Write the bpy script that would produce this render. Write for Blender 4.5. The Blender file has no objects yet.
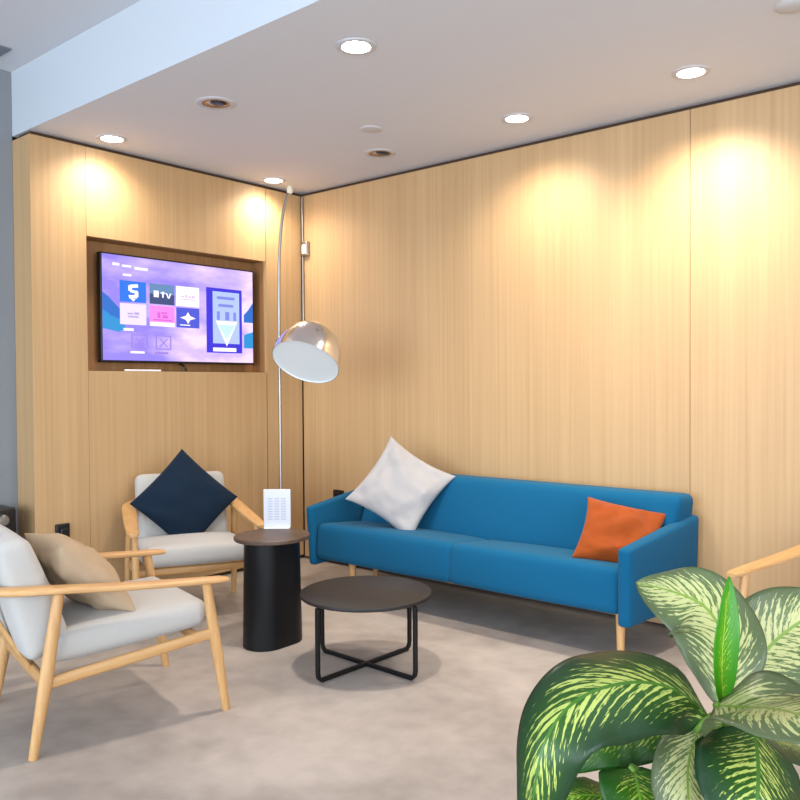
import bpy, bmesh, math, random
from mathutils import Vector, Matrix, noise
R = math.radians
PI = math.pi
S = bpy.context.scene
COL = S.collection
random.seed(7)

# ------------------------------------------------------------------ camera
YAW, PITCH, ROLL, FPX = 2.273, -0.0191, -0.0062, 812.6
cf = Vector((math.cos(YAW)*math.cos(PITCH), math.sin(YAW)*math.cos(PITCH), math.sin(PITCH)))
c0 = Vector((math.sin(YAW), -math.cos(YAW), 0)); cu0 = c0.cross(cf)
cr = c0*math.cos(ROLL) + cu0*math.sin(ROLL)
cu = -c0*math.sin(ROLL) + cu0*math.cos(ROLL)
cd = bpy.data.cameras.new('camera'); cam = bpy.data.objects.new('camera', cd); COL.objects.link(cam)
cam.matrix_world = Matrix(((cr.x, cu.x, -cf.x, 4.6588), (cr.y, cu.y, -cf.y, -4.3367), (cr.z, cu.z, -cf.z, 1.35), (0, 0, 0, 1)))
cd.sensor_width = 36; cd.lens = 36*FPX/800; cd.clip_start = 0.05
S.camera = cam

# ------------------------------------------------------------------ light
S.view_settings.view_transform = 'Standard'; S.view_settings.look = 'None'
S.view_settings.gamma = 1; S.view_settings.use_curve_mapping = False
S.view_settings.exposure = 0.32
w = bpy.data.worlds.new('sky'); S.world = w; w.use_nodes = True
w.node_tree.nodes['Background'].inputs[0].default_value = (0.62, 0.80, 1.0, 1)
w.node_tree.nodes['Background'].inputs[1].default_value = 1.0

def area(name, loc, aim, sx, sy, watts, col):
    l = bpy.data.lights.new(name, 'AREA'); l.shape = 'RECTANGLE'; l.size = sx; l.size_y = sy
    l.energy = watts; l.color = col
    o = bpy.data.objects.new(name, l); COL.objects.link(o); o.location = loc
    o.rotation_euler = (Vector(aim)-Vector(loc)).to_track_quat('-Z', 'Y').to_euler()
    return o
# daylight through the glazed front of the lounge, behind the photographer
area('window_daylight', (3.6, -8.35, 1.65), (3.6, 0, 1.45), 7.2, 2.7, 400, (0.72, 0.86, 1.0))
area('side_window_daylight', (8.0, -4.6, 1.65), (0, -3.6, 1.3), 5.6, 2.6, 210, (0.86, 0.93, 1.0))

# ------------------------------------------------------------------ materials
def new_mat(name):
    m = bpy.data.materials.new(name); m.use_nodes = True
    nt = m.node_tree; b = nt.nodes['Principled BSDF']
    return m, nt, b
def srgb(r, g, b):
    f = lambda c: (c/255/12.92) if c/255 <= .04045 else ((c/255+.055)/1.055)**2.4
    return (f(r), f(g), f(b), 1)
def plain(name, col, rough=.5, metal=0, bump=0, bscale=200, var=0, vscale=6, spec=None, sheen=0):
    m, nt, b = new_mat(name)
    b.inputs['Base Color'].default_value = col; b.inputs['Roughness'].default_value = rough
    b.inputs['Metallic'].default_value = metal
    if spec is not None: b.inputs['Specular IOR Level'].default_value = spec
    if sheen: b.inputs['Sheen Weight'].default_value = sheen; b.inputs['Sheen Roughness'].default_value = .5
    tc = nt.nodes.new('ShaderNodeTexCoord')
    if var:
        n = nt.nodes.new('ShaderNodeTexNoise'); n.inputs['Scale'].default_value = vscale; n.inputs['Detail'].default_value = 6
        nt.links.new(tc.outputs['Object'], n.inputs['Vector'])
        mx = nt.nodes.new('ShaderNodeMixRGB'); mx.blend_type = 'MIX'
        mx.inputs[1].default_value = tuple(c*(1-var) for c in col[:3])+(1,)
        mx.inputs[2].default_value = tuple(min(1, c*(1+var)) for c in col[:3])+(1,)
        nt.links.new(n.outputs['Fac'], mx.inputs[0]); nt.links.new(mx.outputs[0], b.inputs['Base Color'])
    if bump:
        n = nt.nodes.new('ShaderNodeTexNoise'); n.inputs['Scale'].default_value = bscale; n.inputs['Detail'].default_value = 3
        nt.links.new(tc.outputs['Object'], n.inputs['Vector'])
        bp = nt.nodes.new('ShaderNodeBump'); bp.inputs['Strength'].default_value = bump; bp.inputs['Distance'].default_value = .002
        nt.links.new(n.outputs['Fac'], bp.inputs['Height']); nt.links.new(bp.outputs[0], b.inputs['Normal'])
    return m
def emis(name, col, k):
    m, nt, b = new_mat(name)
    b.inputs['Base Color'].default_value = (0, 0, 0, 1); b.inputs['Roughness'].default_value = .3
    b.inputs['Emission Color'].default_value = col; b.inputs['Emission Strength'].default_value = k
    return m
def grain(name, dark, light, stretch=(40, 40, .7), rough=.45, coarse=(5, 5, .12), mixw=.5):
    """wood with the grain along local z (stretch gives the texture scale per axis)"""
    m, nt, b = new_mat(name); L = nt.links.new
    tc = nt.nodes.new('ShaderNodeTexCoord')
    def ns(sc, det):
        mp = nt.nodes.new('ShaderNodeMapping'); mp.inputs['Scale'].default_value = sc
        n = nt.nodes.new('ShaderNodeTexNoise'); n.inputs['Scale'].default_value = 1; n.inputs['Detail'].default_value = det
        L(tc.outputs['Object'], mp.inputs[0]); L(mp.outputs[0], n.inputs['Vector']); return n.outputs['Fac']
    a, c = ns(stretch, 5), ns(coarse, 3)
    mx = nt.nodes.new('ShaderNodeMixRGB'); mx.inputs[0].default_value = mixw
    L(a, mx.inputs[1]); L(c, mx.inputs[2])
    rp = nt.nodes.new('ShaderNodeValToRGB'); e = rp.color_ramp.elements
    e[0].position = .32; e[0].color = dark; e[1].position = .68; e[1].color = light
    L(mx.outputs[0], rp.inputs[0]); L(rp.outputs[0], b.inputs['Base Color'])
    b.inputs['Roughness'].default_value = rough
    bp = nt.nodes.new('ShaderNodeBump'); bp.inputs['Strength'].default_value = .08; bp.inputs['Distance'].default_value = .001
    L(a, bp.inputs['Height']); L(bp.outputs[0], b.inputs['Normal'])
    return m

M_panel = grain('oak_veneer', srgb(177, 141, 98), srgb(194, 158, 114), (55, 55, .6), .5, (7, 7, .12), .35)
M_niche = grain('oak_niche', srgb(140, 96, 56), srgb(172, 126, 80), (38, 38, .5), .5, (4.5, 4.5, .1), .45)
M_gap = plain('shadow_gap', srgb(70, 48, 32), .9)
M_ceil = plain('ceiling_paint', srgb(206, 206, 210), .9)
M_fascia = plain('white_paint', srgb(190, 194, 200), .85)
M_concrete = plain('grey_plaster', srgb(128, 130, 134), .85, bump=.1, bscale=30, var=.08, vscale=3)
M_wall = plain('pale_wall', srgb(214, 212, 208), .9)
M_ash = grain('ash_wood', srgb(184, 136, 84), srgb(206, 162, 108), (60, 6, 60), .42, (9, 2, 9), .4)
M_rail = grain('ash_rail', srgb(180, 128, 76), srgb(206, 160, 104), (6, 60, 60), .42, (2, 9, 9), .4)
M_leg = grain('ash_leg', srgb(184, 136, 84), srgb(206, 162, 108), (60, 60, 6), .42, (9, 9, 2), .4)
M_grey = plain('pale_grey_fabric', srgb(176, 171, 165), .95, bump=.35, bscale=420, var=.03, vscale=60, sheen=.2)
M_blue = plain('blue_wool', srgb(6, 84, 120), .95, bump=.4, bscale=380, var=.06, vscale=80, sheen=.05, spec=.2)
M_navy = plain('navy_velvet', srgb(3, 26, 44), .8, bump=.2, bscale=300, var=.25, vscale=9, sheen=.06, spec=.2)
M_lilac = plain('pale_grey_linen', srgb(164, 159, 158), .95, bump=.5, bscale=240, var=.04, vscale=14, sheen=.2)
M_rust = plain('rust_velvet', srgb(142, 62, 10), .8, bump=.25, bscale=260, var=.25, vscale=12, sheen=.1, spec=.2)
M_tan = plain('beige_linen', srgb(174, 150, 122), .95, bump=.5, bscale=260, var=.07, vscale=16)
M_black = plain('black_powder_coat', srgb(12, 11, 11), .45, spec=.3)
M_drum = plain('black_lacquer', srgb(7, 8, 11), .42, spec=.3)
M_ctop = plain('dark_laminate', srgb(40, 36, 34), .5, var=.08, vscale=20, spec=.3)
M_stop = grain('walnut_top', srgb(64, 47, 36), srgb(94, 73, 58), (4, 60, 60), .45, (1, 9, 9), .4)
M_chrome = plain('chrome', (.90, .90, .92, 1), .16, 1)
M_steel = plain('brushed_steel', (.36, .33, .30, 1), .38, 1)
M_trim = plain('downlight_trim', srgb(192, 189, 190), .7)
M_brass = plain('brass', srgb(176, 140, 84), .3, 1)
M_whiteplastic = plain('white_plastic', srgb(236, 236, 236), .45)
M_shade_in = plain('white_enamel', srgb(226, 230, 230), .5)
M_blackplastic = plain('black_plastic', srgb(14, 14, 15), .35)
M_darkglass = plain('dark_glass', srgb(40, 40, 48), .1)
M_paper = plain('white_paper', srgb(196, 197, 202), .6)
M_ink = plain('pale_ink', srgb(170, 172, 190), .7)
M_vent = plain('vent_grey', srgb(110, 118, 126), .6)
M_pot = plain('grey_ceramic', srgb(168, 166, 162), .6, var=.05)
M_soil = plain('soil', srgb(58, 44, 34), .95, bump=1, bscale=60)
M_stem = plain('plant_stem', srgb(104, 140, 52), .5, var=.15, vscale=30)
M_frame = plain('window_metal', srgb(70, 72, 76), .4)

def floor_mat():
    m, nt, b = new_mat('polished_concrete'); L = nt.links.new
    tc = nt.nodes.new('ShaderNodeTexCoord')
    def ns(s, d, dist=0):
        n = nt.nodes.new('ShaderNodeTexNoise'); n.inputs['Scale'].default_value = s; n.inputs['Detail'].default_value = d
        n.inputs['Distortion'].default_value = dist
        L(tc.outputs['Object'], n.inputs['Vector']); return n.outputs['Fac']
    a = ns(1.6, 8, .6); c = ns(9, 5)
    mx = nt.nodes.new('ShaderNodeMixRGB'); mx.inputs[0].default_value = .35; L(a, mx.inputs[1]); L(c, mx.inputs[2])
    rp = nt.nodes.new('ShaderNodeValToRGB'); e = rp.color_ramp.elements
    e[0].position = .36; e[0].color = srgb(150, 139, 131); e[1].position = .64; e[1].color = srgb(180, 168, 159)
    L(mx.outputs[0], rp.inputs[0]); L(rp.outputs[0], b.inputs['Base Color'])
    b.inputs['Roughness'].default_value = .5; b.inputs['Specular IOR Level'].default_value = .35
    return m
M_floor = floor_mat()

def leaf_mat(name, edge, mid, cream, cover, under):
    """dark green blade, cream feathering between the side veins, pale midrib; u runs along the blade, v across"""
    m, nt, b = new_mat(name); L = nt.links.new
    uv = nt.nodes.new('ShaderNodeUVMap'); sp = nt.nodes.new('ShaderNodeSeparateXYZ'); L(uv.outputs[0], sp.inputs[0])
    def mt(op, a, c=None, clamp=False):
        n = nt.nodes.new('ShaderNodeMath'); n.operation = op; n.use_clamp = clamp
        for i, x in enumerate((a, c)):
            if x is None: continue
            if isinstance(x, (int, float)): n.inputs[i].default_value = x
            else: L(x, n.inputs[i])
        return n.outputs[0]
    u = sp.outputs[0]; v = sp.outputs[1]; av = mt('ABSOLUTE', v)
    oi = nt.nodes.new('ShaderNodeObjectInfo')
    ph = mt('MULTIPLY', oi.outputs['Random'], 10)
    # side veins sweep forward: stripes in (u - .45|v|)
    s = mt('SUBTRACT', u, mt('MULTIPLY', av, .30))
    cmb = nt.nodes.new('ShaderNodeCombineXYZ'); L(mt('MULTIPLY', s, 30), cmb.inputs[0]); L(mt('MULTIPLY', v, 2.4), cmb.inputs[1]); L(ph, cmb.inputs[2])
    n1 = nt.nodes.new('ShaderNodeTexNoise'); n1.inputs['Scale'].default_value = 1; n1.inputs['Detail'].default_value = 3; L(cmb.outputs[0], n1.inputs['Vector'])
    cm2 = nt.nodes.new('ShaderNodeCombineXYZ'); L(mt('MULTIPLY', s, 85), cm2.inputs[0]); L(mt('MULTIPLY', v, 11), cm2.inputs[1]); L(ph, cm2.inputs[2])
    n2 = nt.nodes.new('ShaderNodeTexNoise'); n2.inputs['Scale'].default_value = 1; n2.inputs['Detail'].default_value = 3; L(cm2.outputs[0], n2.inputs['Vector'])
    sn = mt('SINE', mt('ADD', mt('MULTIPLY', s, 120), mt('MULTIPLY', n1.outputs['Fac'], 11)))
    tot = mt('ADD', mt('MULTIPLY', sn, .16), mt('ADD', mt('MULTIPLY', n1.outputs['Fac'], .55), mt('MULTIPLY', n2.outputs['Fac'], .95)))
    fall = mt('SUBTRACT', cover, mt('MULTIPLY', mt('POWER', av, 1.8), .55))
    edgeu = mt('MULTIPLY', mt('POWER', mt('ABSOLUTE', mt('SUBTRACT', u, .5)), 3), 1.2)
    k = mt('ADD', mt('SUBTRACT', tot, .75), mt('SUBTRACT', fall, edgeu))
    k = mt('MULTIPLY', k, 8, True)
    g = nt.nodes.new('ShaderNodeMixRGB'); g.inputs[1].default_value = mid; g.inputs[2].default_value = edge; L(mt('MULTIPLY', av, 1.2, True), g.inputs[0])
    mx = nt.nodes.new('ShaderNodeMixRGB'); L(k, mx.inputs[0]); L(g.outputs[0], mx.inputs[1]); mx.inputs[2].default_value = cream
    rib = mt('LESS_THAN', av, .035)
    m3 = nt.nodes.new('ShaderNodeMixRGB'); L(rib, m3.inputs[0]); L(mx.outputs[0], m3.inputs[1]); m3.inputs[2].default_value = under
    L(m3.outputs[0], b.inputs['Base Color'])
    b.inputs['Roughness'].default_value = .38
    bp = nt.nodes.new('ShaderNodeBump'); bp.inputs['Strength'].default_value = .25; bp.inputs['Distance'].default_value = .003
    L(n1.outputs['Fac'], bp.inputs['Height']); L(bp.outputs[0], b.inputs['Normal'])
    tr = nt.nodes.new('ShaderNodeBsdfTranslucent'); L(m3.outputs[0], tr.inputs[0])
    ms = nt.nodes.new('ShaderNodeMixShader'); ms.inputs[0].default_value = .22
    L(b.outputs[0], ms.inputs[1]); L(tr.outputs[0], ms.inputs[2])
    L(ms.outputs[0], nt.nodes['Material Output'].inputs[0])
    return m
M_leaf = leaf_mat('variegated_leaf', srgb(24, 58, 26), srgb(44, 88, 16), srgb(184, 194, 98), .06, srgb(70, 116, 36))
M_leafpale = leaf_mat('pale_variegated_leaf', srgb(92, 104, 66), srgb(98, 120, 58), srgb(196, 194, 130), .20, srgb(132, 158, 62))
M_leafgreen = leaf_mat('green_leaf', srgb(30, 82, 10), srgb(60, 110, 14), srgb(180, 196, 80), -.02, srgb(120, 170, 50))
M_spear = leaf_mat('new_leaf', srgb(58, 134, 10), srgb(90, 156, 18), srgb(196, 220, 84), -.06, srgb(206, 222, 90))

# ------------------------------------------------------------------ mesh helpers
def obj(name, bm, mats, parent=None, smooth=True, loc=None):
    me = bpy.data.meshes.new(name); bm.normal_update(); bm.to_mesh(me); bm.free()
    for m in (mats if isinstance(mats, (list, tuple)) else [mats]): me.materials.append(m)
    if smooth:
        for p in me.polygons: p.use_smooth = True
        me.set_sharp_from_angle(angle=R(38))
    o = bpy.data.objects.new(name, me); COL.objects.link(o)
    if parent: o.parent = parent
    if loc: o.location = loc
    return o
def tag(o, label=None, cat=None, group=None, kind=None):
    if label: o['label'] = label
    if cat: o['category'] = cat
    if group: o['group'] = group
    if kind: o['kind'] = kind
    return o
def thing(name, label, cat, loc=(0, 0, 0), rz=0, group=None):
    o = bpy.data.objects.new(name, None); COL.objects.link(o); o.empty_display_size = .1
    o.location = loc; o.rotation_euler = (0, 0, rz)
    return tag(o, label, cat, group)
def struct(name, bm, mats, smooth=False, label=None):
    return tag(obj(name, bm, mats, None, smooth), label, None, None, 'structure')
def box(bm, a, b, mi=0):
    x0, y0, z0 = a; x1, y1, z1 = b
    v = [bm.verts.new(p) for p in ((x0,y0,z0),(x1,y0,z0),(x1,y1,z0),(x0,y1,z0),(x0,y0,z1),(x1,y0,z1),(x1,y1,z1),(x0,y1,z1))]
    for q in ((3,2,1,0),(4,5,6,7),(0,1,5,4),(1,2,6,5),(2,3,7,6),(3,0,4,7)):
        bm.faces.new([v[i] for i in q]).material_index = mi
    return bm
def softbox(c, r=.02, n=10, bulge=(0, 0, 0), bm=None):
    """rounded box warped onto 8 corners c[ix][iy][iz] (lists of 3-vectors); bulge pushes the faces out per axis"""
    P = [[[Vector(c[i][j][k]) for k in (0, 1)] for j in (0, 1)] for i in (0, 1)]
    dx = sum(((P[1][j][k]-P[0][j][k]).length for j in (0, 1) for k in (0, 1)))/4
    dy = sum(((P[i][1][k]-P[i][0][k]).length for i in (0, 1) for k in (0, 1)))/4
    dz = sum(((P[i][j][1]-P[i][j][0]).length for i in (0, 1) for j in (0, 1)))/4
    d = Vector((dx, dy, dz)); h = d/2
    new = bmesh.new() if bm is None else bm
    def ticks(L):
        m = min(r, L/2-1e-4); q = [-L/2+m*t for t in (0, .12, .3, .6, 1)]
        inner = max(1, min(n, int(L/.06)))
        q += [-L/2+m+(L-2*m)*i/inner for i in range(1, inner)]
        q += [L/2-m*t for t in (1, .6, .3, .12, 0)]
        return q
    T = [ticks(d[i]) for i in range(3)]
    cache = {}
    def vert(p):
        key = tuple(round(x, 6) for x in p)
        if key in cache: return cache[key]
        p = Vector(p); core = Vector([max(-h[i]+min(r, h[i]), min(h[i]-min(r, h[i]), p[i])) for i in range(3)])
        dlt = p-core
        if dlt.length > 1e-9: p = core+dlt.normalized()*min(r, dlt.length if sum(abs(x) > 1e-9 for x in dlt) == 1 else r)
        f = [p[i]/h[i] for i in range(3)]
        for i in range(3):
            if bulge[i]:
                a, b2 = f[(i+1) % 3], f[(i+2) % 3]
                p[i] += bulge[i]*f[i]*(1-a*a)*(1-b2*b2)
        t = [p[i]/d[i]+.5 for i in range(3)]
        q = Vector()
        for i in (0, 1):
            for j in (0, 1):
                for k in (0, 1):
                    q += P[i][j][k]*((t[0] if i else 1-t[0])*(t[1] if j else 1-t[1])*(t[2] if k else 1-t[2]))
        v = new.verts.new(q); cache[key] = v; return v
    for ax in range(3):
        a, b2 = (ax+1) % 3, (ax+2) % 3
        for s in (-1, 1):
            for i in range(len(T[a])-1):
                for j in range(len(T[b2])-1):
                    q = []
                    for (ii, jj) in ((i, j), (i+1, j), (i+1, j+1), (i, j+1)):
                        p = [0, 0, 0]; p[ax] = s*h[ax]; p[a] = T[a][ii]; p[b2] = T[b2][jj]; q.append(vert(p))
                    if s < 0: q.reverse()
                    if len(set(q)) == 4:
                        try: new.faces.new(q)
                        except ValueError: pass
    return new
def corners(a, b):
    return [[[(x, y, z) for z in (a[2], b[2])] for y in (a[1], b[1])] for x in (a[0], b[0])]
def rbox(a, b, r=.01, n=6, bulge=(0, 0, 0), bm=None): return softbox(corners(a, b), r, n, bulge, bm)
def tube(bm, pts, rad, seg=12, up=Vector((0, 0, 1)), power=2.0, cap=True):
    """sweep along pts; rad = list of (rx, ry): rx across (tangent x up), ry along up; power>2 squares the section"""
    pts = [Vector(p) for p in pts]; n = len(pts); rings = []
    for i, p in enumerate(pts):
        t = (pts[min(i+1, n-1)]-pts[max(i-1, 0)]).normalized()
        s = t.cross(up)
        if s.length < 1e-4: s = t.cross(Vector((1, 0, 0)))
        s.normalize(); nn = s.cross(t).normalized()
        rx, ry = rad[i] if isinstance(rad, list) else (rad if isinstance(rad, tuple) else (rad, rad))
        ring = []
        for k in range(seg):
            a = 2*PI*k/seg; c, q = math.cos(a), math.sin(a)
            e = 2/power; x = math.copysign(abs(c)**e, c)*rx; y = math.copysign(abs(q)**e, q)*ry
            ring.append(bm.verts.new(p+s*x+nn*y))
        rings.append(ring)
    for i in range(n-1):
        for k in range(seg):
            bm.faces.new((rings[i][k], rings[i][(k+1) % seg], rings[i+1][(k+1) % seg], rings[i+1][k]))
    if cap:
        bm.faces.new(list(reversed(rings[0]))); bm.faces.new(rings[-1])
    return bm
def spline(pts, n=8):
    """Catmull-Rom through pts"""
    P = [Vector(p) for p in pts]; out = []
    for i in range(len(P)-1):
        a = P[i-1] if i else P[0]*2-P[1]; b, c = P[i], P[i+1]; d = P[i+2] if i+2 < len(P) else P[-1]*2-P[-2]
        for k in range(n):
            t = k/n
            out.append(.5*((2*b)+(c-a)*t+(2*a-5*b+4*c-d)*t*t+(3*b-a-3*c+d)*t**3))
    out.append(P[-1]); return out
def lathe(bm, prof, seg=40, close=False, M=None):
    rings = []
    for (r, z) in prof:
        if r < 1e-6: rings.append([bm.verts.new((0, 0, z))])
        else: rings.append([bm.verts.new((r*math.cos(2*PI*k/seg), r*math.sin(2*PI*k/seg), z)) for k in range(seg)])
    for a, b in zip(rings, rings[1:]):
        for k in range(seg):
            q = (k+1) % seg
            if len(a) == 1 and len(b) == 1: continue
            if len(a) == 1: bm.faces.new((a[0], b[q], b[k]))
            elif len(b) == 1: bm.faces.new((a[k], a[q], b[0]))
            else: bm.faces.new((a[k], a[q], b[q], b[k]))
    bmesh.ops.recalc_face_normals(bm, faces=bm.faces)
    if M is not None: bmesh.ops.transform(bm, matrix=M, verts=bm.verts)
    return bm
def extrude_outline(bm, pts, z0, z1, scale_top=1.0, bev=0.004):
    """vertical prism from a flat outline with small chamfers; scale_top tapers it"""
    lv = [(z0, 1, -bev), (z0+bev, 1, 0), (z1-bev, scale_top, 0), (z1, scale_top, -bev)]
    rings = []
    for z, s, off in lv:
        ring = []
        for (x, y) in pts:
            l = math.hypot(x, y); k = s*(l+off)/l
            ring.append(bm.verts.new((x*k, y*k, z)))
        rings.append(ring)
    n = len(pts)
    for a, b in zip(rings, rings[1:]):
        for k in range(n): bm.faces.new((a[k], a[(k+1) % n], b[(k+1) % n], b[k]))
    bm.faces.new(list(reversed(rings[0]))); bm.faces.new(rings[-1])
    return bm
def stadium(w, l, n=20):
    """outline with straight sides along y"""
    r = w/2; s = l/2-r; o = []
    for k in range(n+1):
        a = PI*k/n; o.append((r*math.cos(a), s+r*math.sin(a)))
    for k in range(n+1):
        a = PI+PI*k/n; o.append((r*math.cos(a), -s+r*math.sin(a)))
    return o
def pillow(w, h, t, n=28, pinch=.07, seed=0, wr=.010, sag=0):
    """throw pillow in its local xy plane, thickness along z, ears at the corners"""
    bm = bmesh.new(); g = {}
    for sd in (1, -1):
        for i in range(n+1):
            for j in range(n+1):
                u = math.sin(PI/2*(2*i/n-1)); v = math.sin(PI/2*(2*j/n-1))
                if sd == -1 and (i in (0, n) or j in (0, n)): g[sd, i, j] = g[1, i, j]; continue
                x = u*w/2*(1-pinch*(1-v*v)*u*u); y = v*h/2*(1-pinch*(1-u*u)*v*v)
                b = max(0, (1-u*u)*(1-v*v))
                z = sd*t/2*(b**.45)
                nz = noise.noise(Vector((u*2.2+seed, v*2.2, sd*3)))*wr*2+noise.noise(Vector((u*5+seed, v*5, sd*3+9)))*wr
                z += nz*min(1, b*3)
                y -= sag*(1-v)*.5*u*u
                g[sd, i, j] = bm.verts.new((x, y, z))
        for i in range(n):
            for j in range(n):
                q = [g[sd, i, j], g[sd, i+1, j], g[sd, i+1, j+1], g[sd, i, j+1]]
                if sd < 0: q.reverse()
                bm.faces.new(q)
    return bm
def place(o, loc, xa, ya):
    """put o at loc with local x along xa and local y as near ya as possible (both in the parent's space)"""
    x = Vector(xa).normalized(); z = x.cross(Vector(ya)).normalized(); y = z.cross(x)
    o.matrix_world = Matrix(((x.x, y.x, z.x, loc[0]), (x.y, y.y, z.y, loc[1]), (x.z, y.z, z.z, loc[2]), (0, 0, 0, 1)))

# ------------------------------------------------------------------ the room
H, HU = 2.833, 3.21                     # dropped ceiling, upper ceiling
WL, XG, XR, YF = -2.117, -0.215, 7.6, -8.0
TOP = H-.026                            # panels stop short of the ceiling: a dark reveal
bm = bmesh.new(); box(bm, (XG-.2, YF-.2, -.1), (XR+.2, .2, 0)); struct('floor', bm, M_floor)
bm = bmesh.new(); box(bm, (XG-.2, YF-.2, HU), (XR+.2, .2, HU+.1)); struct('ceiling', bm, M_ceil)
bm = bmesh.new(); box(bm, (XG, WL, H), (XR, .12, HU)); 
for f_ in bm.faces:
    if f_.normal.y < -.5 or abs(f_.calc_center_median().y-WL) < 1e-4: f_.material_index = 1
struct('trim_1', bm, [M_ceil, M_fascia])
# back wall behind the sofa: veneer panels with fine joints over a dark backing
bm = bmesh.new(); box(bm, (-.2, .03, 0), (XR+.2, .12, HU), 1)
xs = [.008, 3.03, 4.53, 6.03, XR]
for a, b in zip(xs, xs[1:]): box(bm, (a+.0015, 0, .02), (b-.0015, .03, TOP), 0)
struct('wall_back', bm, [M_panel, M_gap])
# TV wall: three veneer bays, the middle one around a niche; a return to the grey wall
NL, NR, NB, NT, ND = -1.776, -.364, 1.445, 2.268, .15
bm = bmesh.new()
box(bm, (XG-.1, WL+.03, 0), (-ND-.02, -.001, HU), 1)
box(bm, (-ND-.02, WL+.02, 0), (-.03, NL-.004, H), 1); box(bm, (-ND-.02, NR+.01, 0), (-.03, .03, H), 1)
box(bm, (-ND-.02, NL-.004, 0), (-.03, NR+.01, NB-.01), 1); box(bm, (-ND-.02, NL-.004, NT+.01), (-.03, NR+.01, H), 1)
box(bm, (-.03, WL, .03), (0, NL-.001, TOP)); box(bm, (-.03, NR+.008, .03), (0, -.006, TOP))
box(bm, (-.03, NL+.001, .03), (0, NR, NB)); box(bm, (-.03, NL+.001, NT), (0, NR, TOP))
box(bm, (XG, WL, .03), (-.03, WL+.02, TOP))
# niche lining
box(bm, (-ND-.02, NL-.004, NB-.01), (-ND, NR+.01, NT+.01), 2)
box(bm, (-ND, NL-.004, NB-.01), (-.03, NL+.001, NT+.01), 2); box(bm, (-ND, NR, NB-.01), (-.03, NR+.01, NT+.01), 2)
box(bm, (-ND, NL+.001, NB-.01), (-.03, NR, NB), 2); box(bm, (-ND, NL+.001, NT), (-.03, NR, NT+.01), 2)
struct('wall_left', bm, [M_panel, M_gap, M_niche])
bm = bmesh.new(); box(bm, (XG-.2, YF, 0), (XG, WL-.001, HU)); struct('wall_side', bm, M_concrete)
# glazed front and side behind the camera
def glazed(name, horiz, at0, a0, a1, n, z0=.25, z1=3.0):
    bm = bmesh.new()
    def b(u0, u1, za, zb, th=.08):
        if horiz: box(bm, (u0, at0-th, za), (u1, at0, zb))
        else: box(bm, (at0, u0, za), (at0+th, u1, zb))
    b(a0, a1, 0, z0); b(a0, a1, z1, HU)
    struct(name, bm, M_wall)
    st = (a1-a0)/n
    for i in range(n):
        bm = bmesh.new()
        b(a0+i*st, a0+i*st+.05, z0, z1, .07); b(a0+(i+1)*st-.05, a0+(i+1)*st, z0, z1, .07)
        b(a0+i*st+.05, a0+(i+1)*st-.05, z0, z0+.05, .07); b(a0+i*st+.05, a0+(i+1)*st-.05, z1-.05, z1, .07)
        struct('window_%d' % (i+1+(0 if horiz else 5)), bm, M_frame)
glazed('wall_front', True, YF, XG-.2, XR, 5)
glazed('wall_right', False, XR, YF, .12, 5)

# ------------------------------------------------------------------ ceiling fittings
def spot(name, x, y, tx, ty, watts, col, ang=95, blend=.9):
    l = bpy.data.lights.new(name, 'SPOT'); l.energy = watts; l.color = col; l.spot_size = R(ang); l.spot_blend = blend
    l.shadow_soft_size = .08
    o = bpy.data.objects.new(name, l); COL.objects.link(o); o.location = (x, y, H-.03)
    o.rotation_euler = (Vector((tx, ty, 0))-Vector((x, y, H))).to_track_quat('-Z', 'Y').to_euler()
    return o
def downlight(x, y, label, lit, r=.088, k=14, col=(1, .93, .82, 1)):
    t = thing('downlight', label, 'ceiling light', (x, y, H), 0, 'ceiling downlights')
    bm = bmesh.new(); lathe(bm, [(r*.74, 0), (r*.72, -.006), (r*.86, -.009), (r, -.004), (r, 0), (r*.74, 0)])
    obj('trim_ring', bm, M_trim, t)
    if lit:
        bm = bmesh.new(); lathe(bm, [(0, -.005), (r*.5, -.005), (r*.73, -.003), (r*.73, 0), (0, 0)])
        obj('diffuser', bm, emis('lamp_glow', col, k), t)
    else:
        bm = bmesh.new(); lathe(bm, [(r*.73, -.001), (r*.62, -.006), (r*.5, -.004), (r*.45, -.001)])
        obj('gimbal_ring', bm, M_brass, t)
        bm = bmesh.new(); lathe(bm, [(0, -.014), (r*.25, -.013), (r*.4, -.008), (r*.45, 0), (0, 0)], M=Matrix.Translation((.012, .006, -.001))@Matrix.Rotation(R(10), 4, 'Y'))
        obj('lamp_head', bm, M_darkglass, t)
WARM = (1, .90, .75)
LIT = [(.19, -1.71, 'lit downlight close to the TV wall, left of the television', 16),
       (.155, -.413, 'lit downlight close to the TV wall near the room corner', 16),
       (2.216, -.424, 'lit downlight over the middle of the blue sofa, small bright oval', 16),
       (3.202, -.449, 'lit downlight nearest the right edge, over the right end of the sofa', 10),
       (2.202, -1.716, 'brightest glaring downlight near the top centre of the ceiling', 40)]
for x, y, lab, k in LIT: downlight(x, y, lab, True, k=k, col=(.92, .95, 1, 1) if x > 3 else (1, .93, .82, 1))
downlight(1.155, -1.676, 'unlit brass gimbal downlight between the bright one and the TV wall', False, r=.1)
downlight(1.188, -.418, 'unlit small downlight near the back wall, left of the lit row', False, r=.1)
spot('tv_wall_spot', .19, -1.71, .03, -1.60, 44, WARM, 156, 1.0)
spot('tv_wall_spot', .155, -.413, .02, -.34, 44, WARM, 156, 1.0)
spot('sofa_spot', 2.216, -.424, 2.02, .35, 66, WARM, 128, 1.0)
spot('sofa_spot', 3.202, -.449, 2.98, .35, 130, WARM, 122, 1.0)
spot('room_spot', 2.202, -1.716, 2.2, -1.9, 120, (1, .90, .78), 140)
bm = bmesh.new(); lathe(bm, [(0, -.006), (.055, -.006), (.064, -.003), (.066, 0), (0, 0)])
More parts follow.
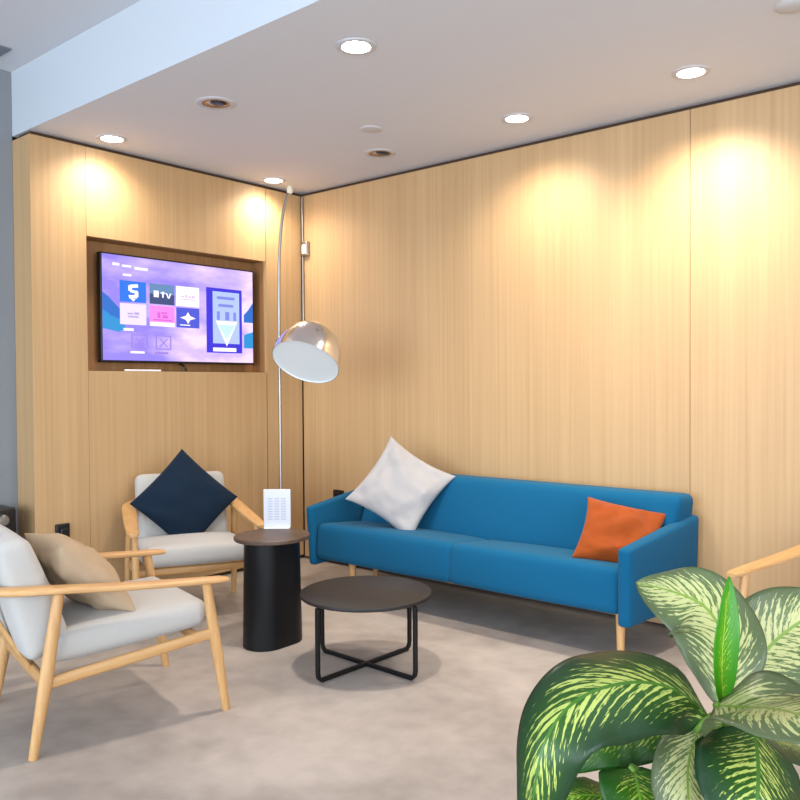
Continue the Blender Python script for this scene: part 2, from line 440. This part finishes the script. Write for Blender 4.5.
tag(obj('detector_cover', bm, M_trim, None, loc=(1.474, -.818, H)), 'flat pale round detector plate on the ceiling, in the middle of the lights', 'ceiling detector')
bm = bmesh.new(); lathe(bm, [(0, -.012), (.05, -.012), (.064, -.006), (.07, 0), (0, 0)])
tag(obj('smoke_detector', bm, M_trim, None, loc=(3.763, -.869, H)), 'pale round ceiling detector cut off by the top right corner', 'ceiling detector')
t = thing('air_vent', 'grey slotted air vent on the upper ceiling at the far left', 'air vent', (-.02, -2.36, HU))
bm = bmesh.new(); box(bm, (-.16, -.5, -.008), (.15, -.46, 0)); box(bm, (-.16, .07, -.008), (.15, .09, 0)); box(bm, (-.16, -.46, -.008), (-.13, .07, 0)); box(bm, (.12, -.46, -.008), (.15, .07, 0))
obj('frame', bm, M_vent, t, False)
for i in range(6):
    bm = bmesh.new(); x = -.115+i*.042; box(bm, (x, -.46, -.006), (x+.026, .07, -.001)); obj('louvre', bm, M_vent, t, False)

# ------------------------------------------------------------------ television in the niche
tv = thing('television', 'flat television set in the wall niche, showing a purple app menu', 'television', (-.055, -1.046, 1.850))
TW, TH = .600, .334
bm = rbox((-.045, -TW-.012, -TH-.014), (0.0, TW+.012, TH+.010), .006, 4); obj('case', bm, M_blackplastic, tv)
bm = bmesh.new(); box(bm, (-.095, -.2, -.15), (-.045, .2, .15)); obj('wall_bracket', bm, M_blackplastic, tv, False)
def screen_mat():
    m, nt, b = new_mat('lit_screen'); L = nt.links.new
    tc = nt.nodes.new('ShaderNodeTexCoord'); sp = nt.nodes.new('ShaderNodeSeparateXYZ'); L(tc.outputs['Object'], sp.inputs[0])
    mp = nt.nodes.new('ShaderNodeMapping'); mp.inputs['Scale'].default_value = (1, 1.6, 5); mp.inputs['Rotation'].default_value = (R(14), 0, 0)
    n = nt.nodes.new('ShaderNodeTexNoise'); n.inputs['Scale'].default_value = 1.5; n.inputs['Detail'].default_value = 3
    L(tc.outputs['Object'], mp.inputs[0]); L(mp.outputs[0], n.inputs['Vector'])
    md = nt.nodes.new('ShaderNodeMath'); md.operation = 'MULTIPLY_ADD'; L(sp.outputs[1], md.inputs[0]); md.inputs[1].default_value = .34; md.inputs[2].default_value = .0
    ad = nt.nodes.new('ShaderNodeMath'); L(md.outputs[0], ad.inputs[0]); L(n.outputs['Fac'], ad.inputs[1])
    rp = nt.nodes.new('ShaderNodeValToRGB'); e = rp.color_ramp.elements
    e[0].position = .30; e[0].color = srgb(140, 124, 236); e[1].position = .72; e[1].color = srgb(236, 212, 248)
    x = e.new(.48); x.color = srgb(182, 162, 242); x = e.new(.6); x.color = srgb(208, 182, 246)
    L(ad.outputs[0], rp.inputs[0]); L(rp.outputs[0], b.inputs['Emission Color'])
    b.inputs['Emission Strength'].default_value = 1.0; b.inputs['Base Color'].default_value = (.01, .01, .012, 1); b.inputs['Roughness'].default_value = .25
    return m
bm = bmesh.new(); box(bm, (.0, -TW, -TH), (.002, TW, TH)); scr = obj('screen', bm, screen_mat(), tv, False)
def uvp(u, v): return (-TW+2*TW*u, TH-2*TH*v)
def rect(bm, u0, u1, v0, v1, d0, d1, mi=0):
    a = uvp(u0, v1); b2 = uvp(u1, v0); box(bm, (d0, a[0], a[1]), (d1, b2[0], b2[1]), mi); return bm
def poly(bm, uv, d, mi=0):
    f_ = bm.faces.new([bm.verts.new((d,)+uvp(*p)) for p in uv]); f_.normal_update()
    if f_.normal.x < 0: f_.normal_flip()
    f_.material_index = mi
E_ = lambda n, c, k=1.0: emis('screen_'+n, srgb(*c), k)
white = E_('white', (246, 240, 252), 1.05); deep = E_('deep_blue', (24, 104, 196)); teal = E_('teal', (26, 140, 206)); night = E_('navy', (40, 84, 150))
# wallpaper: blue mountains at both sides
for L1, L2 in (([(0, .36), (.035, .40), (.075, .47), (.115, .53), (.115, .69), (.06, .70), (0, .68)], [(0, .52), (.05, .58), (.115, .62), (.14, .70), (.09, .73), (0, .70)]),
               ([(1, .34), (.965, .42), (.93, .48), (.93, .56), (1, .56)], [(1, .66), (.96, .68), (.93, .70), (.93, .84), (1, .84)])):
    bm = bmesh.new(); poly(bm, L1, .0023, 0); poly(bm, L2, .0025, 1); obj('wallpaper_mountain', bm, [deep, teal], scr, False)
TC = [(.100, .258), (.28, .438), (.45, .605)]; TRW = [(.235, .437), (.452, .655)]
def tile(c, r_, mats, extra):
    bm = bmesh.new(); u0, u1 = TC[c]; v0, v1 = TRW[r_]; rect(bm, u0, u1, v0, v1, .002, .003)
    U = lambda a: u0+(u1-u0)*a; V = lambda a: v0+(v1-v0)*a
    extra(bm, U, V); obj('app_tile', bm, mats, scr, False)
def t1(bm, U, V):     # white S-like swirl
    for q in ([(.36,.18),(.68,.12),(.70,.28),(.44,.32)], [(.32,.20),(.46,.28),(.46,.50),(.32,.46)], [(.36,.42),(.68,.44),(.68,.58),(.40,.54)],
              [(.56,.46),(.70,.50),(.70,.74),(.56,.70)], [(.32,.68),(.62,.64),(.66,.80),(.36,.84)], [(.40,.84),(.60,.84),(.50,.97)]):
        poly(bm, [(U(a), V(b)) for a, b in q], .0033, 1)
tile(0, 0, [E_('app_blue', (20, 112, 226)), white], t1)
def t2(bm, U, V):
    rect(bm, U(.0), U(1), V(.5), V(1), .0031, .0032, 2)
    rect(bm, U(.16), U(.36), V(.34), V(.66), .0033, .0036, 1); rect(bm, U(.44), U(.62), V(.40), V(.46), .0033, .0036, 1); rect(bm, U(.50), U(.56), V(.36), V(.66), .0033, .0036, 1)
    poly(bm, [(U(.64), V(.42)), (U(.70), V(.42)), (U(.76), V(.60)), (U(.82), V(.42)), (U(.88), V(.42)), (U(.79), V(.68)), (U(.73), V(.68))], .0034, 1)
tile(1, 0, [E_('app_slate', (92, 132, 178)), white, E_('app_dark', (52, 72, 120))], t2)
def strokes(rows, mi=1):
    def f(bm, U, V):
        for (a, b, v0, v1) in rows: rect(bm, U(a), U(b), V(v0), V(v1), .0033, .0036, mi)
    return f
tile(2, 0, [white, E_('app_greytext', (206, 184, 226))], strokes([(.2,.34,.48,.56),(.38,.48,.42,.56),(.52,.62,.46,.56),(.66,.8,.44,.56),(.14,.86,.62,.67)]))
tile(0, 1, [E_('app_pale', (226, 214, 246)), E_('app_greytext', (176, 160, 214))], strokes([(.28,.5,.44,.52),(.54,.72,.40,.52),(.3,.7,.58,.66)]))
tile(1, 1, [E_('app_pink', (240, 134, 226)), white, E_('app_magenta', (206, 96, 204))], lambda bm, U, V: (rect(bm, U(0), U(1), V(.8), V(1), .0031, .0034, 1), strokes([(.3,.42,.32,.6),(.46,.7,.30,.38),(.5,.72,.44,.6),(.12,.9,.66,.72)], 2)(bm, U, V)))
def t6(bm, U, V):
    poly(bm, [(U(a), V(b)) for a, b in ((.16,.5),(.40,.40),(.5,.2),(.60,.40),(.84,.5),(.60,.60),(.5,.8),(.40,.60))], .0034, 1)
    rect(bm, U(.15), U(.6), V(.84), V(.89), .0033, .0036, 1)
tile(2, 1, [E_('app_indigo', (70, 84, 204)), white], t6)
bm = bmesh.new(); rect(bm, .655, .915, .215, .90, .002, .003)
rect(bm, .70, .895, .25, .80, .0031, .0034, 1); poly(bm, [(.72, .56), (.88, .56), (.80, .83)], .0037, 3)
poly(bm, [(.735, .60), (.865, .60), (.80, .76)], .0039, 2)
for a, b, v0, v1 in ((.73,.86,.30,.33),(.74,.85,.38,.41),(.73,.75,.46,.55),(.79,.82,.46,.55),(.85,.87,.46,.55)): rect(bm, a, b, v0, v1, .0035, .0038, 4)
rect(bm, .70, .87, .845, .885, .0031, .0036, 3)
obj('poster_tile', bm, [E_('poster_blue', (52, 46, 206)), E_('poster_light', (170, 190, 246)), E_('poster_cyan', (190, 226, 250)), white, E_('poster_line', (120, 130, 220))], scr, False)
for a, b, v0, v1 in ((.06,.10,.075,.10),(.115,.17,.085,.105),(.19,.27,.095,.12),(.12,.18,.69,.715),(.12,.17,.17,.19)):
    bm = bmesh.new(); rect(bm, a, b, v0, v1, .002, .003); obj('menu_caption', bm, white, scr, False)
for u0 in (.165, .315):
    bm = bmesh.new()
    for a, b, v0, v1 in ((0,.10,.745,.757),(0,.10,.875,.887),(0,.008,.757,.875),(.092,.10,.757,.875)): rect(bm, u0+a, u0+b, v0, v1, .002, .003)
    poly(bm, [(u0+.02, .775), (u0+.03, .775), (u0+.08, .86), (u0+.07, .86)], .0028); poly(bm, [(u0+.07, .775), (u0+.08, .775), (u0+.03, .86), (u0+.02, .86)], .0029)
    rect(bm, u0-.005, u0+.08, .91, .93, .002, .003, 1 if u0 < .2 else 0)
    obj('menu_icon', bm, [E_('icon_line', (150, 124, 214)), white], scr, False)
bm = bmesh.new(); tube(bm, [(-.03, -.02, -TH-.012), (-.03, .02, -TH-.03), (-.02, .03, -.40)], .009, 8); obj('power_lead', bm, M_blackplastic, tv)
bm = bmesh.new(); tube(bm, spline([(-.015, -1.52, NB+.006), (-.01, -1.44, NB+.006), (-.02, -1.36, NB+.006), (-.012, -1.26, NB+.006)], 6), .006, 8)
tag(obj('cable', bm, M_whiteplastic), 'short white cable lying on the niche ledge under the television', 'cable')

# ------------------------------------------------------------------ small wall fittings
def socket(name, label, loc, normal, w_, h_, d_):
    t = thing(name, label, 'wall socket', loc)
    # plate thin along normal axis
    if normal == 'x':
        bm = rbox((0, -w_/2, -h_/2), (d_, w_/2, h_/2), .006, 3); obj('plate', bm, M_blackplastic, t)
        bm = rbox((d_-.001, -w_*.28, -h_*.28), (d_+.02, w_*.28, h_*.28), .006, 3); obj('plug', bm, M_blackplastic, t)
    else:
        bm = rbox((-w_/2, -d_, -h_/2), (w_/2, 0, h_/2), .006, 3); obj('plate', bm, M_blackplastic, t)
        bm = rbox((-w_*.28, -d_-.02, -h_*.28), (w_*.28, -d_+.001, h_*.28), .006, 3); obj('plug', bm, M_blackplastic, t)
    return t
socket('wall_socket', 'small black socket low on the TV wall, above the front armchair cushion', (0, -1.958, .475), 'x', .085, .12, .02)
socket('wall_socket', 'black socket on the back wall peeking over the left sofa arm', (.39, 0, .53), 'y', .10, .07, .02)
t = thing('corner_sensor', 'small silver box on a thin grey pipe high in the room corner', 'sensor', (.062, 0, 2.397))
bm = rbox((-.034, -.035, -.058), (.034, 0, .058), .012, 4); obj('case', bm, M_steel, t)
bm = rbox((-.020, -.039, -.04), (.020, -.033, .03), .003, 3); obj('front_plate', bm, M_whiteplastic, t)
bm = bmesh.new(); tube(bm, [(-.038, -.014, .40), (-.036, -.014, .2), (-.034, -.014, 0), (-.034, -.014, -.55), (-.034, -.014, -1.0)], .0075, 10, up=Vector((0, 1, 0))); obj('pipe', bm, M_steel, t)
t = thing('floor_speaker', 'black floor-standing box with round silver knob behind the front armchair', 'speaker', (-.09, -2.38, 0))
bm = rbox((-.115, -.16, .0), (.105, .15, .665), .012, 4); obj('cabinet', bm, M_blackplastic, t)
bm = bmesh.new(); lathe(bm, [(0, .022), (.026, .02), (.032, .012), (.034, 0), (0, 0)], M=Matrix.Translation((.104, .075, .60))@Matrix.Rotation(R(90), 4, 'Y')); obj('knob', bm, M_steel, t)

# ------------------------------------------------------------------ blue sofa
sofa = thing('sofa', 'long blue fabric sofa with thin slanted arms against the wood wall', 'sofa', (1.92, -.40, 0))
SX, SY = 1.92, -.40
def sp(x, y, z): return (x-SX, y-SY, z)
def sbox(c, r, n, bulge, name, mat=M_blue):
    c2 = [[[sp(*c[i][j][k]) for k in (0, 1)] for j in (0, 1)] for i in (0, 1)]
    return obj(name, softbox(c2, r, n, bulge), mat, sofa)
XL, XRR = .80, 3.02; YFR = -.71
# backrest leans back; outer ends follow the splayed arms
sbox([[[(.83, -.34, .26), (.95, -.235, .77)], [(.83, -.07, .24), (.95, -.055, .765)]], [[(2.99, -.34, .26), (3.07, -.235, .77)], [(3.05, -.07, .24), (3.085, -.055, .765)]]], .045, 20, (0, .015, 0), 'backrest')
mid = 1.94
def seat(x0f, x1f, x0b, x1b, tl, tr):
    return [[[(x0f, YFR-.01, .232), (x0f, YFR+.012, tl)], [(x0b, -.22, .235), (x0b, -.22, .415)]], [[(x1f, YFR-.01, .232), (x1f, YFR+.012, tr)], [(x1b, -.22, .235), (x1b, -.22, .415)]]]
sbox(seat(.865, mid+.012, .865, mid+.012, .462, .462), .038, 16, (0, .004, .016), 'seat_cushion')
sbox(seat(mid-.012, 2.955, mid-.012, 3.0, .462, .462), .038, 16, (0, .004, .016), 'seat_cushion')
for s in (-1, 1):
    if s < 0: c = [[[(.825, -.73, .19), (.805, -.74, .565)], [(.75, -.05, .19), (.735, -.05, .645)]], [[(.875, -.73, .19), (.865, -.74, .565)], [(.83, -.05, .19), (.82, -.05, .645)]]]
    else: c = [[[(2.95, -.73, .185), (2.955, -.74, .565)], [(3.02, -.05, .19), (3.03, -.05, .655)]], [[(3.015, -.73, .185), (3.025, -.74, .565)], [(3.09, -.05, .19), (3.105, -.05, .655)]]]
    sbox(c, .024, 16, (.006, 0, 0), 'armrest')
for x, y in ((1.12, -.63), (2.94, -.66), (.86, -.12), (3.0, -.13)):
    bm = bmesh.new(); tube(bm, [sp(x, y, 0), sp(x, y, .12), sp(x, y, .25)], [(.017, .017), (.020, .020), (.025, .025)], 16); obj('leg', bm, M_leg, sofa)
def cushion(label, w_, h_, t_, mat, loc, xa, ya, seed, pinch=.07, wr=.010, grp=None):
    o = obj('throw_pillow', pillow(w_, h_, t_, 28, pinch, seed, wr), mat)
    place(o, loc, xa, ya); bpy.context.view_layer.update()
    return tag(o, label, 'pillow', grp)
D1 = cr*.96+cu*.29; D2 = (cu*.93+cf*.42-cr*.08).normalized()
cushion('pale grey pillow standing on one corner at the left end of the sofa', .505, .505, .16, M_lilac, (1.36, -.44, .70), D1+D2, D2-D1, 3, .13, .017)
cushion('rust orange velvet pillow leaning in the right corner of the sofa', .41, .375, .15, M_rust, (2.83, -.435, .568), cr-cu*.19-cf*.376, cr*.35+cu*.75+cf*.55, 11, .10, .014)

# ------------------------------------------------------------------ armchairs (x right, y front)
def armchair(label, loc, rz):
    t = thing('armchair', label, 'armchair', loc, rz, 'wooden armchairs with pale cushions')
    for s in (-1, 1):
        # splayed round legs
        bm = bmesh.new(); tube(bm, [(s*.335, .368, 0), (s*.336, .325, .28), (s*.338, .285, .545)], [(.015, .017), (.021, .024), (.017, .020)], 14); obj('leg', bm, M_leg, t)
        bm = bmesh.new(); tube(bm, [(s*.33, -.385, 0), (s*.325, -.335, .28), (s*.318, -.284, .595)], [(.015, .017), (.022, .026), (.018, .020)], 14); obj('leg', bm, M_leg, t)
        # paddle arm: flat, rising to the back and turning in behind the backrest
        p = spline([(s*.350, .372, .550), (s*.345, .20, .561), (s*.335, -.02, .577), (s*.325, -.24, .598), (s*.318, -.34, .607), (s*.298, -.43, .612), (s*.25, -.50, .615), (s*.16, -.535, .616)], 6)
        n = len(p)
        rad = []
        for i in range(n):
            f_ = i/(n-1)
            rad.append((.030+.012*math.sin(min(1, f_*2.2)*PI*.55) if f_ < .6 else .042-(f_-.6)*.055, .0125+.004*f_))
        rad[0] = (.022, .008)
        bm = bmesh.new(); tube(bm, p, rad, 18, power=2.8); obj('armrest', bm, M_ash, t)
        # side rail
        bm = bmesh.new(); tube(bm, [(s*.318, -.335, .262), (s*.324, 0, .297), (s*.332, .315, .332)], (.014, .022), 14, power=3); obj('side_rail', bm, M_ash, t)
    bm = bmesh.new(); tube(bm, [(-.32, -.335, .262), (0, -.335, .262), (.32, -.335, .262)], (.014, .026), 14, power=3); obj('back_rail', bm, M_rail, t)
    bm = bmesh.new(); tube(bm, [(-.33, .255, .318), (0, .255, .318), (.33, .255, .318)], (.013, .020), 14, power=3); obj('front_rail', bm, M_rail, t)
    bm = bmesh.new(); tube(bm, [(-.17, -.533, .616), (0, -.54, .617), (.17, -.533, .616)], (.013, .018), 14, power=3); obj('top_rail', bm, M_rail, t)
    for s in (-1, 1):
        bm = bmesh.new(); tube(bm, [(s*.13, -.34, .262), (s*.13, -.44, .44), (s*.13, -.53, .62)], (.016, .010), 12, power=3); obj('back_slat', bm, M_leg, t)
    c = [[[(x, -.315, .312), (x, -.275, .43)], [(x, .315, .352), (x, .315, .462)]] for x in (-.298, .298)]
    obj('seat_cushion', softbox(c, .045, 12, (0, 0, .022)), M_grey, t)
    c = [[[(x, -.375, .315), (x, -.495, .785)], [(x, -.225, .40), (x, -.375, .800)]] for x in (-.275, .275)]
    obj('back_cushion', softbox(c, .045, 12, (0, .022, 0)), M_grey, t)
    return t
armchair('pale grey armchair with ash frame in the left foreground, seen from its side', (1.519, -2.528, 0), R(77.5-90))
armchair('pale grey armchair with ash frame by the TV wall, facing out of the corner', (.60, -1.475, 0), R(-27-90))
armchair('armchair at the right edge of which only one pale ash arm shows', (3.96, -.606, 0), R(-103.5-90))
def local(cx, cy, ang, p):
    a = R(ang); return Vector((cx+math.sin(a)*p[0]+math.cos(a)*p[1], cy-math.cos(a)*p[0]+math.sin(a)*p[1], p[2]))
def ldir(ang, p): return local(0, 0, ang, p)
cushion('beige linen pillow leaning back in the front armchair', .41, .41, .18, M_tan, local(1.519, -2.528, 77.5, (.06, -.14, .60)), ldir(77.5, (.98, .1, 0)), ldir(77.5, (0, -.70, .72)), 21, .08, .010)
cushion('navy blue velvet pillow balanced on its corner in the armchair by the TV wall', .46, .46, .14, M_navy, local(.60, -1.475, -27, (.0, -.205, .645)), ldir(-27, (-.72, -.20, .70)), ldir(-27, (.70, -.22, .70)), 31, .05, .006)

# ------------------------------------------------------------------ tables
t = thing('side_table', 'tall side table with dark wood top on a black oval drum base', 'side table', (1.405, -1.535, 0))
bm = bmesh.new(); extrude_outline(bm, [(x*1.0, y) for x, y in stadium(.225, .335)], 0, .547, .94); obj('drum_base', bm, M_drum, t)
bm = bmesh.new(); extrude_outline(bm, stadium(.375, .40, 24), .547, .569, 1, .004); obj('table_top', bm, M_stop, t)
t = thing('sign_holder', 'white upright card holder standing on the dark wood side table', 'sign', (1.275, -1.385, .569), R(40))
bm = rbox((-.074, -.004, .003), (.074, .004, .212), .003, 3); obj('card', bm, M_paper, t)
bm = rbox((-.07, -.03, 0), (.07, .03, .004), .0015, 2); obj('foot', bm, M_whiteplastic, t)
bm = bmesh.new()
for i in range(3):
    for k in range(9): box(bm, (-.05+i*.036, -.0047, .045+k*.014), (-.024+i*.036, -.0041, .052+k*.014))
obj('printed_text', bm, M_ink, t, False)
t = thing('coffee_table', 'low round black coffee table with crossed wire legs before the sofa', 'coffee table', (2.0286, -1.4891, 0), -.0335)
bm = bmesh.new(); lathe(bm, [(0, .344), (.306, .344), (.313, .347), (.315, .354), (.313, .361), (.308, .364), (0, .364)], 72); obj('table_top', bm, M_ctop, t)
for q in (0, 1):
    a = q*PI/2; r_ = .312; d = Vector((math.cos(a), math.sin(a), 0))
    zf = .012+q*.0006
    pts = [d*r_+Vector((0, 0, .344)), d*r_+Vector((0, 0, .05)), d*(r_-.004)+Vector((0, 0, .028)), d*(r_-.02)+Vector((0, 0, zf)), -d*(r_-.02)+Vector((0, 0, zf)), -d*(r_-.004)+Vector((0, 0, .028)), -d*r_+Vector((0, 0, .05)), -d*r_+Vector((0, 0, .344))]
    bm = bmesh.new(); tube(bm, pts, .0098, 10, up=Vector((-d.y, d.x, 0)), power=4); obj('leg_frame', bm, M_black, t)

# ------------------------------------------------------------------ floor lamp
PX, PY = .639, -.797
lamp = thing('floor_lamp', 'tall slim floor lamp in the corner with a tilted chrome dome shade', 'floor lamp', (PX, PY, 0))
bm = bmesh.new(); lathe(bm, [(0, 0), (.13, 0), (.13, .012), (.125, .018), (.02, .022), (.012, .03), (0, .03)], 40); obj('base', bm, M_steel, lamp)
bm = bmesh.new(); tube(bm, spline([(0, 0, .02), (0, 0, 1.0), (0, 0, 2.0), (.008, .012, 2.34), (.022, .036, 2.52), (.039, .066, 2.615)], 10), .0095, 14, up=Vector((0, 1, 0))); obj('pole', bm, M_steel, lamp)
bm = bmesh.new(); lathe(bm, [(0, .03), (.014, .026), (.02, .012), (.02, -.012), (.012, -.022), (0, -.022)], 20, M=Matrix.Translation((.039, .066, 2.62))); obj('finial', bm, plain('cream_cap', srgb(226, 214, 186), .4), lamp)
nrm = (-cf*.50 + (-cr*.26 - cu*.90)*.86); nrm = Vector((nrm.x, nrm.y, nrm.z)).normalized()   # the way the shade opens
sc = Vector((.987, -.896, 1.488))-Vector((PX, PY, 0))          # centre of the opening
za = -nrm; xa = Vector((1, .8, 0)); xa = (xa-za*xa.dot(za)).normalized(); ya = za.cross(xa)
MS = Matrix(((xa.x, ya.x, za.x, sc.x), (xa.y, ya.y, za.y, sc.y), (xa.z, ya.z, za.z, sc.z), (0, 0, 0, 1)))
rs = .213
prof = [(rs, 0)]+[(rs*math.cos(a)**.8 if a < PI/2-.01 else 0, rs*1.28*math.sin(a)) for a in [PI/2*i/14 for i in range(1, 15)]]
inner = [((r_-.006) if r_ > .01 else 0, max(0.0, z-.006)) for r_, z in reversed(prof)]
bm = bmesh.new(); lathe(bm, prof, 56, M=MS); shade = obj('lamp_shade', bm, M_chrome, lamp)
bm = bmesh.new(); lathe(bm, [(rs-.002, .001), (rs-.004, .008), (rs*.9, .010), (rs*.5, .012), (0, .012)], 56, M=MS); obj('diffuser', bm, M_shade_in, shade)
bm = bmesh.new(); e = sc+za*rs*.72-xa*0
att = sc+za*.14+(Vector((0, 0, sc.z))+za*0-sc).normalized()*rs*.86
tube(bm, [(0, 0, att.z+.02), (att.x*.5, att.y*.5, att.z+.015), tuple(att)], .011, 12); obj('arm', bm, M_steel, lamp)
bm = bmesh.new(); lathe(bm, [(0, .03), (.02, .03), (.024, .02), (.024, -.02), (.02, -.03), (0, -.03)], 20, M=Matrix.Translation((0, 0, att.z+.02))); obj('pivot', bm, M_steel, lamp)

# ------------------------------------------------------------------ plant in the foreground
PO = Vector((4.215, -3.02, 0))
plant = thing('potted_plant', 'variegated green and cream broad-leaved plant in the right foreground', 'plant', PO)
bm = bmesh.new(); lathe(bm, [(0, 0), (.125, 0), (.135, .01), (.17, .32), (.172, .335), (.16, .335), (.155, .29), (0, .29)], 44); obj('pot', bm, M_pot, plant)
bm = bmesh.new(); lathe(bm, [(0, .305), (.08, .302), (.155, .295), (.15, .28), (0, .28)], 30); obj('soil', bm, M_soil, plant)
bm = bmesh.new(); tube(bm, spline([(0, 0, .29), (.008, .004, .5), (-.004, -.006, .68), (.004, -.012, .80)], 6), [(.016-.00025*i,)*2 for i in range(19)], 12); obj('stem', bm, M_stem, plant)
def leaf(pts, wl, wr, n0, n1, mat, fold=.25, curl=.0, blunt=.75, wave=.006, petiole=None, seed=0, tipp=1.0):
    """blade along pts (world); wl/wr half widths; n0,n1 facing direction at base and tip"""
    P = spline([Vector(p)-PO for p in pts], 7); n = len(P); n0, n1 = Vector(n0), Vector(n1); K = 8
    ln = [0]
    for a, b in zip(P, P[1:]): ln.append(ln[-1]+(b-a).length)
    tot = ln[-1]
    bm = bmesh.new(); uvl = bm.loops.layers.uv.new('UVMap'); g = []
    for i, p in enumerate(P):
        u = ln[i]/tot
        t = (P[min(i+1, n-1)]-P[max(i-1, 0)]).normalized()
        nv = n0.lerp(n1, u); nv = (nv-t*nv.dot(t)).normalized(); s = t.cross(nv).normalized()
        prf = (math.sin(PI*min(1, u**blunt*.97+.03)))**.72 if u < .999 else 0
        row = []
        for j in range(-K, K+1):
            v = j/K; w_ = (wr if v > 0 else wl)*prf
            rise = fold*abs(v)*w_-curl*v*v*w_+wave*math.sin(u*17+seed+(1.7 if v > 0 else 0))*v*v
            row.append((bm.verts.new(p+s*v*w_+nv*rise), u, v))
        g.append(row)
    for i in range(n-1):
        for j in range(2*K):
            q = [g[i][j], g[i+1][j], g[i+1][j+1], g[i][j+1]]
            f_ = bm.faces.new([x[0] for x in q])
            for lp, x in zip(f_.loops, q): lp[uvl].uv = (x[1], x[2])
    bmesh.ops.remove_doubles(bm, verts=bm.verts, dist=1e-6)
    o = obj('leaf', bm, mat, plant)
    md = o.modifiers.new('thickness', 'SOLIDIFY'); md.thickness = .0012
    if petiole:
        a = Vector(petiole); b = P[0]
        bm = bmesh.new(); tube(bm, spline([a, a.lerp(b, .5)+Vector((0, 0, .02)), b, P[1]], 5), .0055, 10); obj('leaf_stalk', bm, M_stem, plant)
    return o
CAM = Vector((.646, -.763, 0)); UP = Vector((0, 0, 1)); RT = Vector((.763, .646, 0))
top = (.003, -.012, .79)
LEAVES = {
'A': [(4.216, -3.021, 0.833), (4.214, -2.995, 0.875), (4.207, -2.974, 0.912), (4.186, -2.952, 0.943), (4.152, -2.941, 0.97), (4.098, -2.947, 0.985), (4.038, -2.945, 0.988)],
'S': [(4.227, -3.051, 0.841), (4.229, -3.06, 0.92), (4.232, -3.056, 0.982), (4.233, -3.04, 1.048)],
'B': [(4.207, -3.03, 0.801), (4.189, -3.109, 0.87), (4.161, -3.197, 0.908), (4.132, -3.287, 0.916), (4.111, -3.344, 0.897), (4.1, -3.381, 0.857), (4.091, -3.39, 0.793), (4.073, -3.381, 0.707)],
'C': [(4.223, -3.067, 0.849), (4.276, -3.1, 0.869), (4.333, -3.156, 0.898), (4.388, -3.201, 0.913), (4.449, -3.216, 0.891)],
'D': [(4.193, -2.884, 0.813), (4.221, -2.793, 0.869), (4.257, -2.723, 0.907), (4.306, -2.641, 0.932)],
'E': [(4.275, -3.05, 0.819), (4.301, -3.121, 0.799), (4.315, -3.174, 0.767), (4.317, -3.201, 0.69)],
'F': [(4.198, -3.076, 0.81), (4.202, -3.127, 0.771), (4.215, -3.155, 0.719), (4.23, -3.145, 0.645)],
'G': [(4.101, -3.095, 0.725), (4.13, -3.137, 0.698), (4.155, -3.157, 0.637)],
'H': [(4.167, -2.959, 0.774), (4.107, -3.024, 0.768), (4.06, -3.115, 0.763), (4.017, -3.192, 0.729)],
'I': [(4.084, -3.033, 0.633), (4.036, -3.138, 0.676), (3.983, -3.222, 0.665)],
'J': [(4.2, -2.906, 0.768), (4.245, -2.739, 0.689), (4.334, -2.601, 0.552)],
'K': [(4.208, -3.029, 0.77), (4.205, -2.995, 0.683), (4.205, -2.971, 0.573)],
}
leaf(LEAVES['A'], .088, .068, CAM*.9+UP*.3, CAM*.8+UP*.5, M_leafpale, .10, .05, .9, .005, top, 1)
leaf(LEAVES['S'], .021, .019, CAM, CAM, M_spear, .9, 0, 1.0, .001, top, 2)
leaf(LEAVES['B'], .07, .068, UP*.7+CAM*.7, CAM*.6+UP*.3-RT*.5, M_leaf, -.22, .22, .85, .006, top, 3)
leaf(LEAVES['C'], .085, .085, UP*.6+CAM*.8, UP*.6+CAM*.8, M_leafpale, .1, .05, .7, .006, top, 4)
leaf(LEAVES['D'], .088, .088, CAM*.9+UP*.4, CAM*.8+UP*.4, M_leafpale, .15, .05, .8, .005, top, 5)
leaf(LEAVES['E'], .085, .085, CAM*.8+UP*.6, CAM, M_leaf, -.2, .1, .75, .005, top, 6)
leaf(LEAVES['F'], .045, .05, CAM*.8+UP*.6, CAM, M_leafpale, -.2, .1, .8, .004, top, 7)
leaf(LEAVES['G'], .062, .062, UP*.6+CAM*.7, CAM, M_leafgreen, .15, .1, .55, .004, (.0, -.005, .60), 8)
leaf(LEAVES['H'], .05, .05, UP*.4+CAM*.9, UP*.5+CAM*.7, M_leafgreen, -.2, .1, .8, .004, top, 9)
leaf(LEAVES['I'], .035, .035, UP*.8+CAM*.5, UP*.6+CAM*.6, M_leafgreen, -.2, .1, .8, .004, (-.0, -.005, .58), 10)
leaf(LEAVES['J'], .07, .07, UP*.8+RT*.4, UP*.4+RT*.8, M_leaf, -.1, .1, .8, .005, top, 11)
for a_, b_ in (((-.10, -.06, .30), (-.075, -.045, .78)), ((-.06, -.08, .30), (-.055, -.06, .775))):
    bm = bmesh.new(); tube(bm, [a_, b_], .004, 8); obj('leaf_stalk', bm, M_stem, plant)
leaf(LEAVES['K'], .06, .06, UP*.3-CAM*.9, UP*.2-CAM*.9, M_leafgreen, -.1, .1, .8, .005, top, 12)
bpy.context.view_layer.update()
